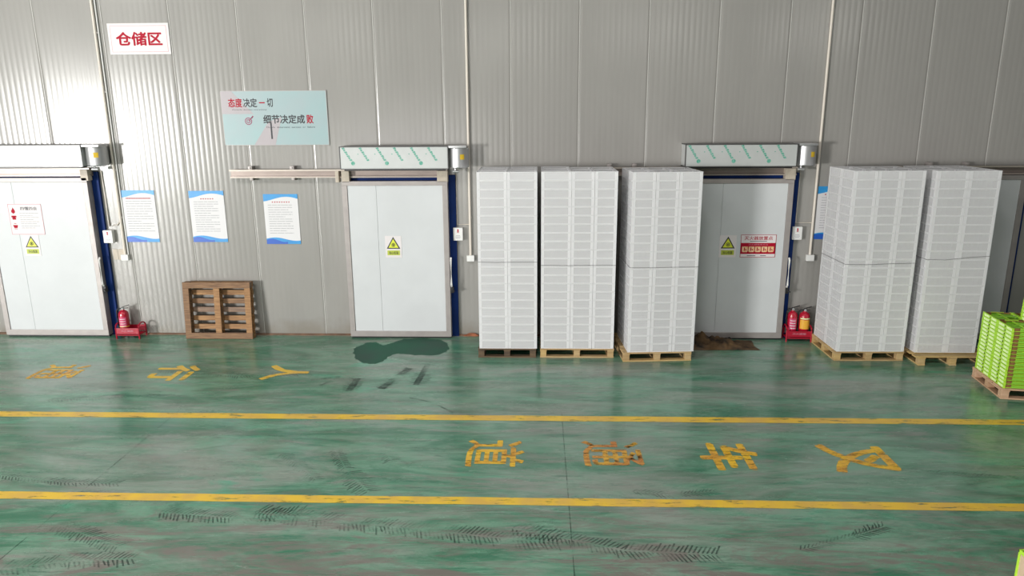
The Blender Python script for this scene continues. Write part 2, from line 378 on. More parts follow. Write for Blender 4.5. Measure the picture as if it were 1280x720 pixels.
# ------------------------------------------------------------------ cold room doors
def door(n, x0, x1, z1, seams_, hx=True, gapR=.0):
    """sliding panel x0..x1, top z1, hung from the rail above it"""
    d = thing('door_%d' % n, None, None, kind='structure')
    fr, yb, yf = .075, -.05, -.165
    m = MB(); z0 = .025
    m.bbox(x0, x1, yf, yb, z0, z0+.085, .004); m.bbox(x0, x1, yf, yb, z1-.062, z1, .004)
    m.bbox(x0, x0+fr, yf, yb, z0+.085, z1-.062, .004); m.bbox(x1-fr, x1, yf, yb, z0+.085, z1-.062, .004)
    df = m.build('door_frame', MALU, d)
    m = MB(); xs = [x0+fr]+seams_+[x1-fr]
    for a, b in zip(xs[:-1], xs[1:]): m.bbox(a+.0015, b-.0015, yf+.012, yb, z0+.085, z1-.062, .002)
    m.build('door_panel', MDOOR, d)
    m = MB(); m.box(x0+.01, x1-.01, yf+.03, yb-.02, .002, z0); m.build('rubber_sweep', MDARK, d)
    if hx:
        m = MB(); xh = x1+.022
        m.tube([(xh, -.15, .80), (xh, -.175, .83), (xh, -.175, 1.20), (xh, -.15, 1.23)], .014, 8); m.build('handle', MWHITE, df)
        m = MB(); m.bbox(x1+.002, x1+.05, -.16, -.10, .70, .79, .006); m.tube([(x1+.03, -.16, .745), (x1+.065, -.19, .735)], .010, 6); m.build('latch', MDARK, df)
    # blue-filmed jamb fixed to the wall behind the panel
    m = MB(); m.bbox(x0-.0, x1+.10, -.045, -.004, z1-.02, z1+.075, .003); m.bbox(x1-.05, x1+.10, -.045, -.004, 0, z1-.02, .003); m.build('jamb', MBLUE, d)
    return d
D1 = door(1, -7.74, -6.14, 2.41, [-7.28]); D2 = door(2, -2.42, -.90, 2.345, [-1.93])
D3 = door(3, 2.44, 3.98, 2.36, [3.0]); D4 = door(4, 5.9, 7.16, 2.40, [], False)
def rail(x0, x1, z, label, clamps=(), blocks=()):
    r = thing('sliding_rail', label, 'door rail', ((x0+x1)/2, 0, z), group='door rails'); X = (x1-x0)/2
    m = MB(); prof = [(-.05, -.06), (-.11, -.06), (-.11, -.035), (-.072, -.035), (-.072, .035), (-.125, .035), (-.125, .055), (-.05, .055)]
    n = len(prof); vs = [(s*X, a, b) for s in (-1, 1) for a, b in prof]
    m.add(vs, [tuple(range(n)), tuple(range(n, 2*n))[::-1]]+[(i, (i+1) % n, n+(i+1) % n, n+i) for i in range(n)])
    tk = m.build('track', MRAIL, r)
    m = MB(); m.box(-X, X, -.132, -.108, .036, .058); m.box(-X, X, -.116, -.108, -.062, -.050); m.build('lip', MRAILL, r)
    for c in clamps:
        m = MB(); x = c-(x0+x1)/2
        m.bbox(x-.03, x+.03, -.11, -.002, .058, .105, .004); m.bbox(x-.022, x+.022, -.09, -.002, -.10, -.06, .004); m.tube([(x, -.12, .08), (x, -.10, .08)], .012, 8); m.build('wall_clamp', MALU, r)
    for c, w in blocks:
        m = MB(); x = c-(x0+x1)/2; m.bbox(x-w/2, x+w/2, -.165, -.06, -.125, .035, .005); m.build('end_block', MBEIGE, tk)
    return r
rail(-8.6, -6.10, 2.49, 'bronze sliding rail above the leftmost white door', (), [(-6.17, .11)])
rail(-4.05, -.90, 2.455, 'bronze sliding rail reaching left from the middle white door under the slogan board', (-3.75, -3.14), [(-2.36, .11), (-.97, .15), (-2.48, .05)])
rail(.9, 4.02, 2.47, 'bronze sliding rail above the shaded door behind the crate stacks', (1.4, 1.75), [(3.92, .14)])
rail(5.0, 7.9, 2.47, 'bronze sliding rail above the rightmost door', (5.85, 6.35), [])

def air_curtain(x0, x1, z0, z1, mx, label, prints):
    a = thing('air_curtain', label, 'air curtain', ((x0+x1)/2, 0, z0), group='air curtains over the doors'); X = (x1-x0)/2; h = z1-z0
    m = MB(); m.bbox(-X, X, -.33, -.004, 0, h, .006); cs = m.build('casing', MFILM, a)
    m = MB()
    m.box(-X-.004, X+.004, -.336, -.004, h-.006, h+.006); m.box(-X-.012, -X, -.336, -.322, -.004, h+.006); m.box(X, X+.010, -.336, -.322, -.004, h+.006)
    m.box(-X, X, -.332, -.004, -.012, .0); m.build('edge_trim', mat('dark_edge', (.12, .12, .12), .4, .6) if 'dark_edge' not in bpy.data.materials else bpy.data.materials['dark_edge'], a)
    m = MB(); m.box(-X+.04, X-.04, -.30, -.16, -.03, -.012); m.build('outlet', MDARK, a)
    if prints:
        n = 6
        for k in range(n):
            m = MB(); x = -X+.03+k*(2*X-.1)/n*1.02
            big = k % 2 == 0
            for j in range(7):
                t = j/7; L_ = .024
                xa = x+t*.115; za = h-.012-t*.185
                e_ = .010 if j % 2 else .018
                m.add([(xa-e_*.4, -.3306, za-.004), (xa+.012, -.3306, za-.024), (xa+.024+e_, -.3306, za-.016), (xa+.012+e_, -.3306, za+.006)], [(0,1,2,3)])
            if big:
                m.lathe([(.0, -.0006), (.028, -.0006), (.028, 0), (.0, 0)], 0, 0, 14, T=Matrix.Translation((x+.145, -.3302, h-.225)) @ Matrix.Rotation(PI/2, 4, 'X'))
            m.build('film_print', MGREENINK, cs)
            if k < n-1:
                m = MB(); m.add([(x+.21, -.3306, h-.1), (x+.222, -.3306, h-.108), (x+.232, -.3306, h-.098), (x+.220, -.3306, h-.09)], [(0,1,2,3)]); m.build('film_mark', MGREENINK, cs)
    ox = mx-(x0+x1)/2
    m = MB(); m.lathe([(.0, .004), (.135, .004), (.142, .012), (.142, h-.03), (.135, h-.022), (0, h-.022)], ox, -.185, 28); md = m.build('motor_drum', MSTEEL, a)
    m = MB(); m.bbox(ox-.135, ox+.12, -.325, -.06, h-.022, h+.010, .004); m.bbox(ox-.135, ox+.085, -.17, -.004, .012, h-.022, .004); m.tube([(ox-.05, -.2, .006), (ox-.05, -.2, -.05)], .015, 8); m.tube([(ox-.09, -.2, -.05), (ox+.0, -.2, -.05)], .022, 10); m.build('motor_bracket', MSTEEL, a)
    m = MB(); vs = []; fs = []
    for i in range(5):
        an = -PI/2+.22+i*.11; vs += [(ox+.1435*math.cos(an), -.185+.1435*math.sin(an), z) for z in (.12, .19)]
    fs = [(2*i, 2*i+2, 2*i+3, 2*i+1) for i in range(4)]; m.add(vs, fs); m.build('label', MYEL, md)
    return a
air_curtain(-7.9, -6.065, 2.585, 2.875, -5.92, 'metal air curtain glaring white, above the leftmost door', False)
air_curtain(-2.37, -.865, 2.535, 2.835, -.725, 'film-wrapped metal air curtain above the middle white door', True)
air_curtain(2.42, 3.925, 2.55, 2.845, 4.085, 'film-wrapped metal air curtain above the shaded door behind the crate stacks', True)

# ------------------------------------------------------------------ conduits and boxes
def conduit(x, label, zb=1.24, double=False, branch=None):
    c = thing('electrical_conduit', label, 'conduit', (x, 0, zb), group='wall conduits')
    m = MB(); m.tube([(0, -.022, .03), (0, -.022, 5.9)], .019, 10); m.build('pipe', MCOND, c)
    if double:
        m = MB(); m.tube([(.045, -.016, .03), (.045, -.016, 5.9)], .010, 8); m.build('pipe', MWHITE, c)
    m = MB()
    for z in (.6, 1.3, 2.4, 3.2): m.bbox(-.028, .028, -.024, -.002, z-.012, z+.012, .002)
    m.build('pipe_clip', MALU, c)
    m = MB(); m.bbox(-.055, .055, -.06, -.003, -.045, .045, .006); m.build('socket_box', MWHITE, c)
    if branch:
        m = MB(); m.tube([(bx-x, -.016, bz-zb) for bx, bz in branch], .009, 8); m.build('branch_pipe', MCOND, c)
    return c
conduit(-5.80, 'cream conduit running down the wall beside the leftmost door', 1.21, True, [(-6.0, 2.5), (-5.985, 1.68), (-5.86, 1.70), (-5.80, 1.78), (-5.80, 2.0)])
conduit(-.60, 'cream conduit running down the wall beside the middle white door', 1.20, False, [(-.79, 2.46), (-.785, 1.70), (-.60, 1.70)])
conduit(4.34, 'cream conduit running down the wall beside the shaded door', 1.21, False, [(4.10, 2.5), (4.10, 1.72), (4.34, 1.72)])
def swbox(x, z, label):
    b = thing('switch_box', label, 'switch box', (x, 0, z), group='switch boxes beside the doors')
    m = MB(); m.bbox(-.07, .07, -.075, -.004, -.095, .095, .008); m.build('housing', MWHITE, b)
    m = MB(); m.prism([(-.014, .035), (.014, .035), (.007, .055), (.012, .07), (0, .075), (-.012, .07), (-.007, .055)], -.0765, -.075)
    m.box(-.012, .012, -.0765, -.075, .022, .03); m.build('emblem', MRED, b)
    m = MB()
    for k, w in enumerate((.03, .038, .03)): m.box(-w, w, -.0765, -.075, -.025-k*.018, -.018-k*.018)
    m.build('printed_lines', MGREY, b)
swbox(-6.00, 1.53, 'white switch box with red emblem on the wall right of the leftmost door')
swbox(-.775, 1.565, 'white switch box with red emblem on the wall right of the middle door')
swbox(4.115, 1.575, 'white switch box with red emblem on the wall right of the shaded door')
for x, w, lb in ((-5.96, .075, 'beige paper patch on the wall below the left switch box, the one nearer the door'), (-5.87, .095, 'beige paper patch on the wall below the left switch box, the one nearer the conduit')):
    m = MB(); m.box(x-w/2, x+w/2, -.007, -.0035, 1.17, 1.33); tag(m.build('paper_patch', MBEIGE), lb, 'paper patch', 'beige paper patches')

# ------------------------------------------------------------------ signs
def sheet(name, label, cat, x0, x1, z0, z1, y=-.0035, t=.006, mt=None, group=None):
    r = thing(name, label, cat, ((x0+x1)/2, 0, (z0+z1)/2), group=group)
    m = MB(); m.box(-(x1-x0)/2, (x1-x0)/2, y-t, y, -(z1-z0)/2, (z1-z0)/2); m.build('board', mt or MSIGNW, r); return r
def frame_lines(r, w, h, y, th, mt, name='border'):
    m = MB(); a, b = w/2, h/2
    m.box(-a, a, y-.0008, y, b-th, b); m.box(-a, a, y-.0008, y, -b, -b+th); m.box(-a, -a+th, y-.0008, y, -b, b); m.box(a-th, a, y-.0008, y, -b, b)
    m.build(name, mt, r)
s = sheet('zone_sign', 'white sign with red Chinese characters high on the wall', 'sign', -5.63, -4.76, 4.115, 4.53)
letters('characters', '仓储区', 0.0, .0, .66, .185, -.0105, MRED, s, .030); frame_lines(s, .80, .35, -.0095, .004, MPINK)
s = sheet('slogan_board', 'pale cyan board with two lines of Chinese slogan above the rail', 'sign board', -4.12, -2.60, 2.85, 3.61, t=.012, mt=MCYAN)
yb = -.0165
m = MB()
m.prism([(-.755, .37), (-.60, .375), (-.45, .22), (-.30, .06), (-.755, .06)], yb-.0004+.0006, yb+.0008); m.prism([(-.10, -.05), (.10, .02), (-.02, -.375), (-.33, -.375)], yb-.0004+.0006, yb+.0008)
m.build('pink_patch', MPCYAN, s)
frame_lines(s, 1.52, .76, yb+.0015, .007, MALU, 'edge')
letters('characters', '态度', -.555, .215, .20, .125, yb, MRED, s, .022)
letters('characters', '决定', -.34, .215, .20, .125, yb, MBLK, s, .024); letters('characters', '一', -.17, .215, .085, .016, yb, MRED, s, .022)
letters('characters', '切', -.055, .215, .085, .12, yb, MBLK, s, .024)
letters('characters', '细节决定成', .13, -.015, .60, .125, yb, MBLK, s, .024); letters('characters', '败', .503, -.015, .10, .125, yb, MRED, s, .022)
letters('small_text', 'Attitude decides everything', -.36, .118, .50, .022, yb, MBLK, s); letters('small_text', 'Details  determine  success  or  failure', .22, -.125, .70, .024, yb, MBLK, s)
m = MB(); m.box(-.075, -.052, yb-.001, yb+.001, -.29, -.06); m.build('long_stroke', MBLK, s)
m = MB()
for r0, r1 in ((.052, .040), (.028, .018)):
    n = 24; vs = [(q*math.cos(2*PI*i/n), yb-.0008, q*math.sin(2*PI*i/n)) for q in (r0, r1) for i in range(n)]
    vs = [(x-.385, y, z-.04) for x, y, z in vs]; m.add(vs, [(i, (i+1) % n, n+(i+1) % n, n+i) for i in range(n)])
m.add([(-.388, yb-.001, -.035), (-.380, yb-.001, -.043), (-.325, yb-.001, .012), (-.333, yb-.001, .020)], [(0,1,2,3)]); m.add([(-.345, yb-.001, .0), (-.325, yb-.001, .035), (-.305, yb-.001, .03), (-.325, yb-.001, -.002)], [(0,1,2,3)])
m.build('target_icon', mat('plum_ink', (.30, .05, .12), .5), s)

def poster(x0, x1, z0, z1, label, title, rows, short):
    p = sheet('notice_poster', label, 'poster', x0, x1, z0, z1, mt=MPAPER, group='rule posters on the wall'); w, h = x1-x0, z1-z0; y = -.0097
    def wave(top):
        n = 16; pts = []
        for i in range(n+1):
            t = i/n; pts.append((-w/2+w*t, (h/2-.075+.035*math.sin(t*4.2-1.2)) if top else (-h/2+.055+.025*math.sin(t*5+.3))))
        e = h/2 if top else -h/2
        return pts+[(w/2, e), (-w/2, e)]
    m = MB(); m.prism(wave(True), y-.0008, y); m.build('header_wave', MSKY, p)
    m = MB(); m.prism([(a, b if abs(abs(b)-h/2) < 1e-6 else b+.018) for a, b in wave(False)], y-.0006, y); m.build('footer_wave', MSKY, p)
    m = MB(); m.prism([(a*.62-w*.19, b) for a, b in wave(False)], y-.0012, y-.0006); m.build('footer_wave', MNAVY, p)
    m = MB(); rnd = random.Random(len(label)); x = -title/2
    while x < title/2: m.box(x, x+.016, y-.0008, y, h/2-.125, h/2-.109); x += .022 if title > .3 else .035
    m.build('title_text', MRED, p)
    m = MB()
    for k in range(rows):
        z = h/2-.165-k*(h-.29)/rows; x = -w*.38; e = w*.40 if (k % 3 != 2) else w*rnd.uniform(.0, .35)
        if short: e *= .8
        while x < e: L_ = min(rnd.uniform(.03, .12), e-x); m.box(x, x+L_, y-.0006, y, z, z+.0085); x += L_+.008
    m.build('text_lines', MGREY, p)
poster(-5.76, -5.255, 1.44, 2.21, 'blue and white notice poster beside the conduit of the leftmost door', .36, 13, False)
poster(-4.74, -4.22, 1.44, 2.20, 'blue and white notice poster above the leaning wooden pallet', .18, 14, True)
poster(-3.635, -3.125, 1.41, 2.15, 'blue and white notice poster below the clamped rail', .26, 13, True)
poster(4.375, 4.88, 1.48, 2.24, 'blue and white notice poster half hidden behind a crate stack', .3, 13, False)

def caution(x, z, y, label, s=1.):
    c = thing('caution_sign', label, 'warning sign', (x, y, z), group='yellow triangle warning signs')
    m = MB(); m.box(-.12, .12, -.004, 0, -.16, .16); m.build('board', MSIGNW, c)
    m = MB(); m.prism([(-.10, -.03), (.10, -.03), (0, .145)], -.0056, -.004); m.build('triangle', MBLK, c)
    m = MB(); m.prism([(-.074, -.015), (.074, -.015), (0, .115)], -.0068, -.0056); m.build('triangle', MTRAFFIC, c)
    m = MB()
    for k in range(3):
        a = k*PI/3+PI/2; dx, dz = .030*math.cos(a), .030*math.sin(a)
        m.tube([(-dx, -.007, .028-dz), (dx, -.007, .028+dz)], .0035, 6)
        for sg in (-1, 1):
            for q in (-.5, .5): m.tube([(sg*dx*.6, -.007, .028+sg*dz*.6), (sg*.030*math.cos(a+q), -.007, .028+sg*.030*math.sin(a+q))], .0025, 5)
    m.build('snowflake', MBLK, c)
    m = MB(); m.box(-.092, .092, -.0056, -.004, -.125, -.055); m.build('caption_plate', mat('olive_yellow', (.48, .55, .06), .5) if 'olive_yellow' not in bpy.data.materials else bpy.data.materials['olive_yellow'], c)
    letters('caption', '当心低温', 0, -.09, .135, .042, -.0066, MBLK, c, .01)
caution(-7.115, 1.415, -.1535, 'yellow triangle warning sign on the leftmost door below the fire poster')
caution(-1.715, 1.395, -.1535, 'yellow triangle warning sign alone on the middle white door')
caution(3.115, 1.40, -.1535, 'yellow triangle warning sign on the shaded door beside a red poster')
# fire knowledge poster on door 1
p = thing('fire_poster', 'white fire safety poster with red flame and phone icons on the leftmost door', 'poster', (-7.135, -.1535, 1.805))
w, h = .50, .45
m = MB(); m.box(-w/2, w/2, -.004, 0, -h/2, h/2); m.build('board', MSIGNW, p); frame_lines(p, w, h, -.004, .006, MPINK)
letters('title', '四懂四会', .06, h/2-.065, .25, .05, -.0052, MBLK, p, .01)
m = MB()
m.prism([(-.185, .085), (-.205, .10), (-.21, .125), (-.19, .15), (-.18, .175), (-.165, .15), (-.152, .125), (-.155, .10), (-.175, .085)], -.0055, -.004)
m.prism([(-.205, -.005), (-.155, -.005), (-.15, .02), (-.165, .035), (-.195, .035), (-.21, .02)], -.0055, -.004); m.prism([(-.22, .03), (-.14, .03), (-.145, .055), (-.215, .055)], -.0055, -.004)
m.prism([(-.20, -.13), (-.155, -.13), (-.14, -.085), (-.215, -.085)], -.0055, -.004); m.box(-.2, -.155, -.0055, -.004, -.145, -.138); m.box(-.195, -.16, -.0055, -.004, -.065, -.058)
m.build('icons', MRED, p)
m = MB(); rnd = random.Random(4)
for k in range(8):
    x = -.09; e = .19-(k % 2)*rnd.uniform(.03, .1)
    while x < e: L_ = min(rnd.uniform(.03, .07), e-x); m.box(x, x+L_, -.005, -.004, .085-k*.031, .093-k*.031); x += L_+.007
m.build('text_lines', MGREY, p)
# extinguisher poster on door 3
p = thing('extinguisher_poster', 'red and white extinguisher instruction poster on the shaded door', 'poster', (3.545, -.1535, 1.405)); w, h = .50, .33
m = MB(); m.box(-w/2, w/2, -.004, 0, -h/2, h/2); m.build('board', MSIGNW, p); frame_lines(p, w, h, -.004, .006, MRED)
m = MB(); m.box(-w/2, w/2, -.0048, -.004, -.115, .045); m.build('red_field', MRED, p)
letters('title', '灭火器放置点', 0, .115, .40, .055, -.0052, MRED, p, .01); letters('subtitle', '灭火器使用方法', 0, .022, .28, .025, -.0058, MPINK, p, .0)
m = MB()
for k in range(5): m.prism([(-.225+k*.092, -.075), (-.215+k*.092, -.088), (-.155+k*.092, -.088), (-.145+k*.092, -.075), (-.145+k*.092, -.008), (-.225+k*.092, -.008)], -.0056, -.0048)
m.build('picture_panels', mat('cream_orange', (.80, .50, .22), .5, col2=(.85, .62, .40), nscale=30), p)
m = MB()
for k in range(5): m.box(-.20+k*.092, -.185+k*.092, -.0062, -.0056, -.07, -.02); m.prism([(-.185+k*.092, -.05), (-.16+k*.092, -.07), (-.165+k*.092, -.04)], -.0062, -.0056)
m.build('pictogram', MRED, p)
m = MB(); m.box(-.12, .12, -.005, -.004, .065, .073); m.box(-.15, -.03, -.005, -.004, -.145, -.137); m.box(.04, .12, -.005, -.004, -.145, -.137); m.build('text_lines', MBLK, p)

# ------------------------------------------------------------------ extinguishers
def extinguisher(x, y, z, label, kind, r=.075, h=.40, rz=0):
    e = thing('fire_extinguisher', label, 'fire extinguisher', (x, y, z), rz, 'fire extinguishers')
    m = MB(); m.lathe([(.0, .0), (r*.92, 0), (r, .012), (r, h*.74), (r*.93, h*.80), (r*.72, h*.86), (r*.35, h*.895), (r*.3, h*.93), (0, h*.93)], 0, 0, 24); cyl = m.build('cylinder', MFRED, e)
    m = MB(); m.lathe([(0, h*.92), (.016, h*.92), (.018, h*.98), (.012, h*1.0), (0, h)], 0, 0, 12); m.lathe([(0, 0), (.014, 0), (.014, .012), (0, .012)], 0, 0, 12, T=Matrix.Translation((0, -.016, h*.96)) @ Matrix.Rotation(PI/2, 4, 'X')); vl = m.build('valve', MSTEEL, e)
    m = MB(); m.add([(-.02, -.012, h*.99), (.09, -.010, h*1.08), (.095, .010, h*1.08), (-.02, .012, h*.99), (-.02, -.012, h*1.01), (.09, -.010, h*1.10), (.095, .010, h*1.10), (-.02, .012, h*1.01)],
                      [(0,1,2,3), (4,5,6,7), (0,1,5,4), (1,2,6,5), (2,3,7,6), (3,0,4,7)]); m.box(-.01, .075, -.009, .009, h*.965, h*.98); m.build('lever', MDARK, vl)
    m = MB(); m.tube([(-.015, 0, h*.96), (-.06, 0, h*.97), (-r-.018, 0, h*.88), (-r-.02, 0, h*.6), (-r-.012, 0, h*.30)], .011, 8); m.tube([(-r-.012, 0, h*.30), (-r-.016, 0, h*.12)], .016, 8); m.build('hose', MDARK, e)
    def band(z0, z1, a0, a1, mt, nm, e_=.0012):
        m = MB(); n = 10; vs = []
        for i in range(n+1):
            a = a0+(a1-a0)*i/n; vs += [((r+e_)*math.cos(a), (r+e_)*math.sin(a), q) for q in (z0, z1)]
        m.add(vs, [(2*i, 2*i+2, 2*i+3, 2*i+1) for i in range(n)], 0, True); m.build(nm, mt, cyl)
    if kind == 'yellow':
        band(h*.66, h*.70, -2.7, -.4, MPALE, 'label_band'); band(h*.30, h*.63, -2.7, -.4, MORANGE, 'label')
    else:
        band(h*.26, h*.66, -2.5, -.9, mat('pink_label', (.62, .06, .16), .4) if 'pink_label' not in bpy.data.materials else bpy.data.materials['pink_label'], 'label')
        for k in range(4): band(h*(.30+.09*k), h*(.325+.09*k), -2.3, -1.1, MSIGNW, 'label_text', .002)
        if kind == 'string': band(h*.28, h*.30, -2.9, -.3, MYEL, 'string', .004)
def stand(x, y, rz, label):
    s = thing('extinguisher_stand', label, 'extinguisher stand', (x, y, 0), rz, 'red extinguisher stands')
    for sx in (-1, 1):
        m = MB(); X = sx*.175
        pts = [(X, -.10, 0), (X, -.10, .17)]+[(X, -.10*math.cos(a), .17+.06*math.sin(a)) for a in [PI*i/10 for i in range(1, 10)]]+[(X, .10, .17), (X, .10, 0)]
        m.tube(pts, .011, 8); m.build('side_hoop', MSTAND, s)
    m = MB(); m.box(-.175, .175, -.088, .088, .052, .062); m.build('tray', MSTAND, s)
    m = MB(); m.bbox(-.175, .175, -.106, -.096, .075, .165, .003); fp = m.build('front_plate', MSTAND, s)
    m = MB(); m.bbox(-.175, .175, .096, .106, .075, .165, .003); m.build('rear_plate', MSTAND, s)
    letters('plate_text', '灭火器箱', 0, .125, .19, .032, -.108, MPINK, fp, .01)
    m = MB(); m.tube([(-.175, -.10, .055), (.175, -.10, .055)], .008, 8); m.build('crossbar', MSTAND, s)
stand(-5.795, -.15, 0, 'red tubular extinguisher stand holding one extinguisher, right of the leftmost door')
extinguisher(-5.88, -.15, .062, 'red extinguisher standing alone in the stand right of the leftmost door', 'string', .072, .40, .25)
stand(4.205, -.16, -.05, 'red tubular extinguisher stand holding two extinguishers between shaded door and crates')
extinguisher(4.125, -.145, .062, 'dark red extinguisher with pink label, the one nearer the shaded door', 'pink', .068, .42)
extinguisher(4.295, -.155, .062, 'red extinguisher with orange yellow label beside the pink-labelled one', 'yellow', .076, .41)

# ------------------------------------------------------------------ pallets
def pallet(x, y, rz, W, D, woods, label, nb=7, front_bottom=True, over=0., rx=0, z=0, seed=1, boards=.1):
    """front-left corner at (x, y); boards run along the front"""
    p = thing('wooden_pallet', label, 'pallet', (x, y, z), rz, 'wooden pallets', rx=rx); rnd = random.Random(seed)
    def part(nm, a, b, c, d, e, f):
        m = MB(); m.bbox(a, b, c, d, e, f, .003); o = m.build(nm, rnd.choice(woods), p); return o
    bw = .09
    # bottom frame, blocks, stringers, deck
    for xx in (0, (W-bw)/2, W-bw): part('bottom_board', xx, xx+bw, (bw if front_bottom else 0), D-bw, 0, .018)
    if front_bottom: part('bottom_board', 0, W, 0, bw, 0, .018)
    part('bottom_board', 0, W, D-bw, D, 0, .018)
    for xx in (0, (W-bw)/2, W-bw):
        for yy in (0, (D-bw)/2, D-bw): part('block', xx+.004, xx+bw-.004, yy+.003, yy+bw-.003, .018 if (front_bottom or yy) else 0, .092)
        part('stringer', xx, xx+bw, 0, D, .092, .110)
    b = boards; gap = (D-nb*b)/(nb-1)
    for k in range(nb):
        e = rnd.uniform(-.004, .004); part('deck_board', -over+e, W+over+e, k*(b+gap), k*(b+gap)+b, .110, .130)
    return p
pallet(-.43, -1.02, 0, .80, .95, W_DARK, 'dark wooden pallet under the brightest, leftmost crate stack', seed=2)
pallet(.425, -1.01, 0, 1.01, .95, W_NEW, 'pale wooden pallet under the second crate stack from the left', seed=3)
pallet(1.545, -1.17, .07, .93, .90, W_NEW, 'pale wooden pallet, slightly turned, under the crate stack beside the shaded door', seed=4)
pallet(4.39, -1.08, .012, .92, .84, W_NEW, 'pale wooden pallet under the crate stack beside the two extinguishers', seed=5)
pallet(5.42, -1.25, 0, .90, 1.0, W_NEW, 'wooden pallet with overhanging deck under the rightmost white crate stack', front_bottom=False, over=.05, seed=6)
GX, GY, GR = 5.79, -2.39, -.13
pallet(GX, GY, GR, 1.0, .76, W_PINK, 'pinkish raw wood pallet under the lime green folded crates', seed=7, nb=6)
pallet(-4.905, -.185, 0, 1.02, .86, W_OLD, 'worn brown wooden pallet leaning upright against the wall, underside out', rx=math.radians(-94.5), z=.862, seed=8, nb=7, boards=.075)

# ------------------------------------------------------------------ white crates
LH = .1148
def crate_mesh(L_, W_, name):
    """thin-walled frosted tray L_ (x) by W_ (y): solid rim, corner posts and ribs (0), clear webs (1)"""
    m = MB(); t = .0035; H = LH-.001; x, y = L_/2, W_/2
    m.box(-x+.004, x-.004, -y+.004, y-.004, .004, .007, 1)
    m.box(-x, x, -y, -y+.009, H-.010, H); m.box(-x, x, y-.009, y, H-.010, H)
    m.box(-x, -x+.009, -y+.009, y-.009, H-.010, H); m.box(x-.009, x, -y+.009, y-.009, H-.010, H)
    x -= .001; y -= .001; w = .040
    for sx in (-1, 1):
        for sy_ in (-1, 1):
            cx_, cy_ = sx*x, sy_*y
            m.box(*sorted((cx_, cx_-sx*w)), *sorted((cy_, cy_-sy_*t)), 0, H-.010)
            m.box(*sorted((cx_, cx_-sx*t)), *sorted((cy_-sy_*t, cy_-sy_*w)), 0, H-.010)
    def side(n, f):
        a = n-w
        f(-a, a, 0, .010, 0, 0); f(-a, a, .010, H-.010, 1, .0015); f(-a, a, .052, .058, 1, 0)
        k = int(2*a/.055)
        for i in range(1, k):
            c = -a+i*2*a/k; f(c-.002, c+.002, .010, .052, 1, 0); f(c-.002, c+.002, .058, H-.010, 1, 0)
    for s_ in (-1, 1):
        side(x, lambda a, b, c, d, mi, q: m.box(a, b, *sorted((s_*(y-q), s_*(y-t))), c, d, mi))
        side(y, lambda a, b, c, d, mi, q: m.box(*sorted((s_*(x-q), s_*(x-t))), a, b, c, d, mi))
    return m.mesh(name, [MCRATE, MWEB])
ME_L = crate_mesh(.3965, .2985, 'crate_wide'); ME_S = crate_mesh(.2985, .3965, 'crate_narrow')
ORD = 'first second third fourth fifth sixth seventh eighth ninth tenth eleventh twelfth thirteenth fourteenth fifteenth sixteenth seventeenth eighteenth nineteenth twentieth twenty-first twenty-second'.split()
STUFF = []; crnd = random.Random(11); NC = [0]
def crate_stack(x, y, rz, cols, z0, nm, layers=21, side_layers=0):
    """cols: list of ('L'|'S'); rows go back from the front; the front row is individual crates"""
    T0 = Matrix.Translation((x, y, z0)) @ Matrix.Rotation(rz, 4, 'Z')
    cx_ = 0; n = len(cols); cn = {2: ['left', 'right'], 3: ['left', 'middle', 'right']}[n]
    for ci, c in enumerate(cols):
        w, d, me = (.397, .300, ME_L) if c == 'L' else (.300, .397, ME_S)
        rows = 3 if c == 'L' else 2
        for r in range(rows):
            for k in range(layers):
                j = Matrix.Translation((cx_+w/2+crnd.uniform(-.0004, .0004), r*d+d/2+crnd.uniform(-.0004, .0004), k*LH))
                Mx = T0 @ j @ Matrix.Rotation(crnd.uniform(-.0015, .0015), 4, 'Z')
                front = r == 0; side = (ci == 0 and r == 1 and k < side_layers)
                if front or side:
                    o = bpy.data.objects.new('plastic_crate', me); C.objects.link(o); o.matrix_world = Mx; NC[0] += 1
                    if k == layers-1: lv = 'topmost'
                    else: lv = ORD[k]+' from the bottom'
                    tag(o, 'white plastic crate in %s, %s column%s, %s' % (nm, cn[ci], ' behind front' if side else '', lv), 'crate', 'white plastic crates on pallets')
                else: STUFF.append((me, Mx))
        cx_ += w
crate_stack(-.412, -1.015, 0, 'LL', .130, 'the leftmost stack')
crate_stack(.432, -1.005, 0, 'LSS', .130, 'the second stack')
crate_stack(1.60, -1.155, .065, 'SSS', .130, 'stack beside the shaded door')
crate_stack(4.41, -1.075, .012, 'SSS', .130, 'stack beside the extinguishers', side_layers=21)
crate_stack(5.43, -1.10, 0, 'LL', .130, 'the rightmost stack')
bm = bmesh.new()
for me, Mx in STUFF:
    k = len(bm.verts); bm.from_mesh(me); bm.verts.ensure_lookup_table()
    bmesh.ops.transform(bm, matrix=Mx, verts=bm.verts[k:])
me = bpy.data.meshes.new('plastic_crates_behind'); bm.to_mesh(me); bm.free(); me.materials.append(MCRATE); me.materials.append(MWEB)
o = bpy.data.objects.new('plastic_crates_behind', me); C.objects.link(o)
tag(o, 'white plastic crates filling the stacks behind their front rows', 'crates', 'white plastic crates on pallets', 'stuff')
def strap(x, y, rz, W, D, z, label, tilt=.0):
    m = MB(); e = .003; q = [(-e, -e, z), (W*.3, -e-.001, z-.004), (W*.7, -e-.001, z+tilt), (W+e, -e, z+tilt*1.5), (W+e, D+e, z), (-e, D+e, z)]
    T = Matrix.Translation((x, y, 0)) @ Matrix.Rotation(rz, 4, 'Z')
    m.tube([T @ Vector(p) for p in q], .0028, 6, closed=True)
    tag(m.build('packing_string', mat('grey_string', (.16, .16, .16), .6) if 'grey_string' not in bpy.data.materials else bpy.data.materials['grey_string']), label, 'string', 'strings tied around crate stacks')
strap(-.412, -1.015, 0, .794, .90, 1.345, 'thin grey string tied around the leftmost crate stack')
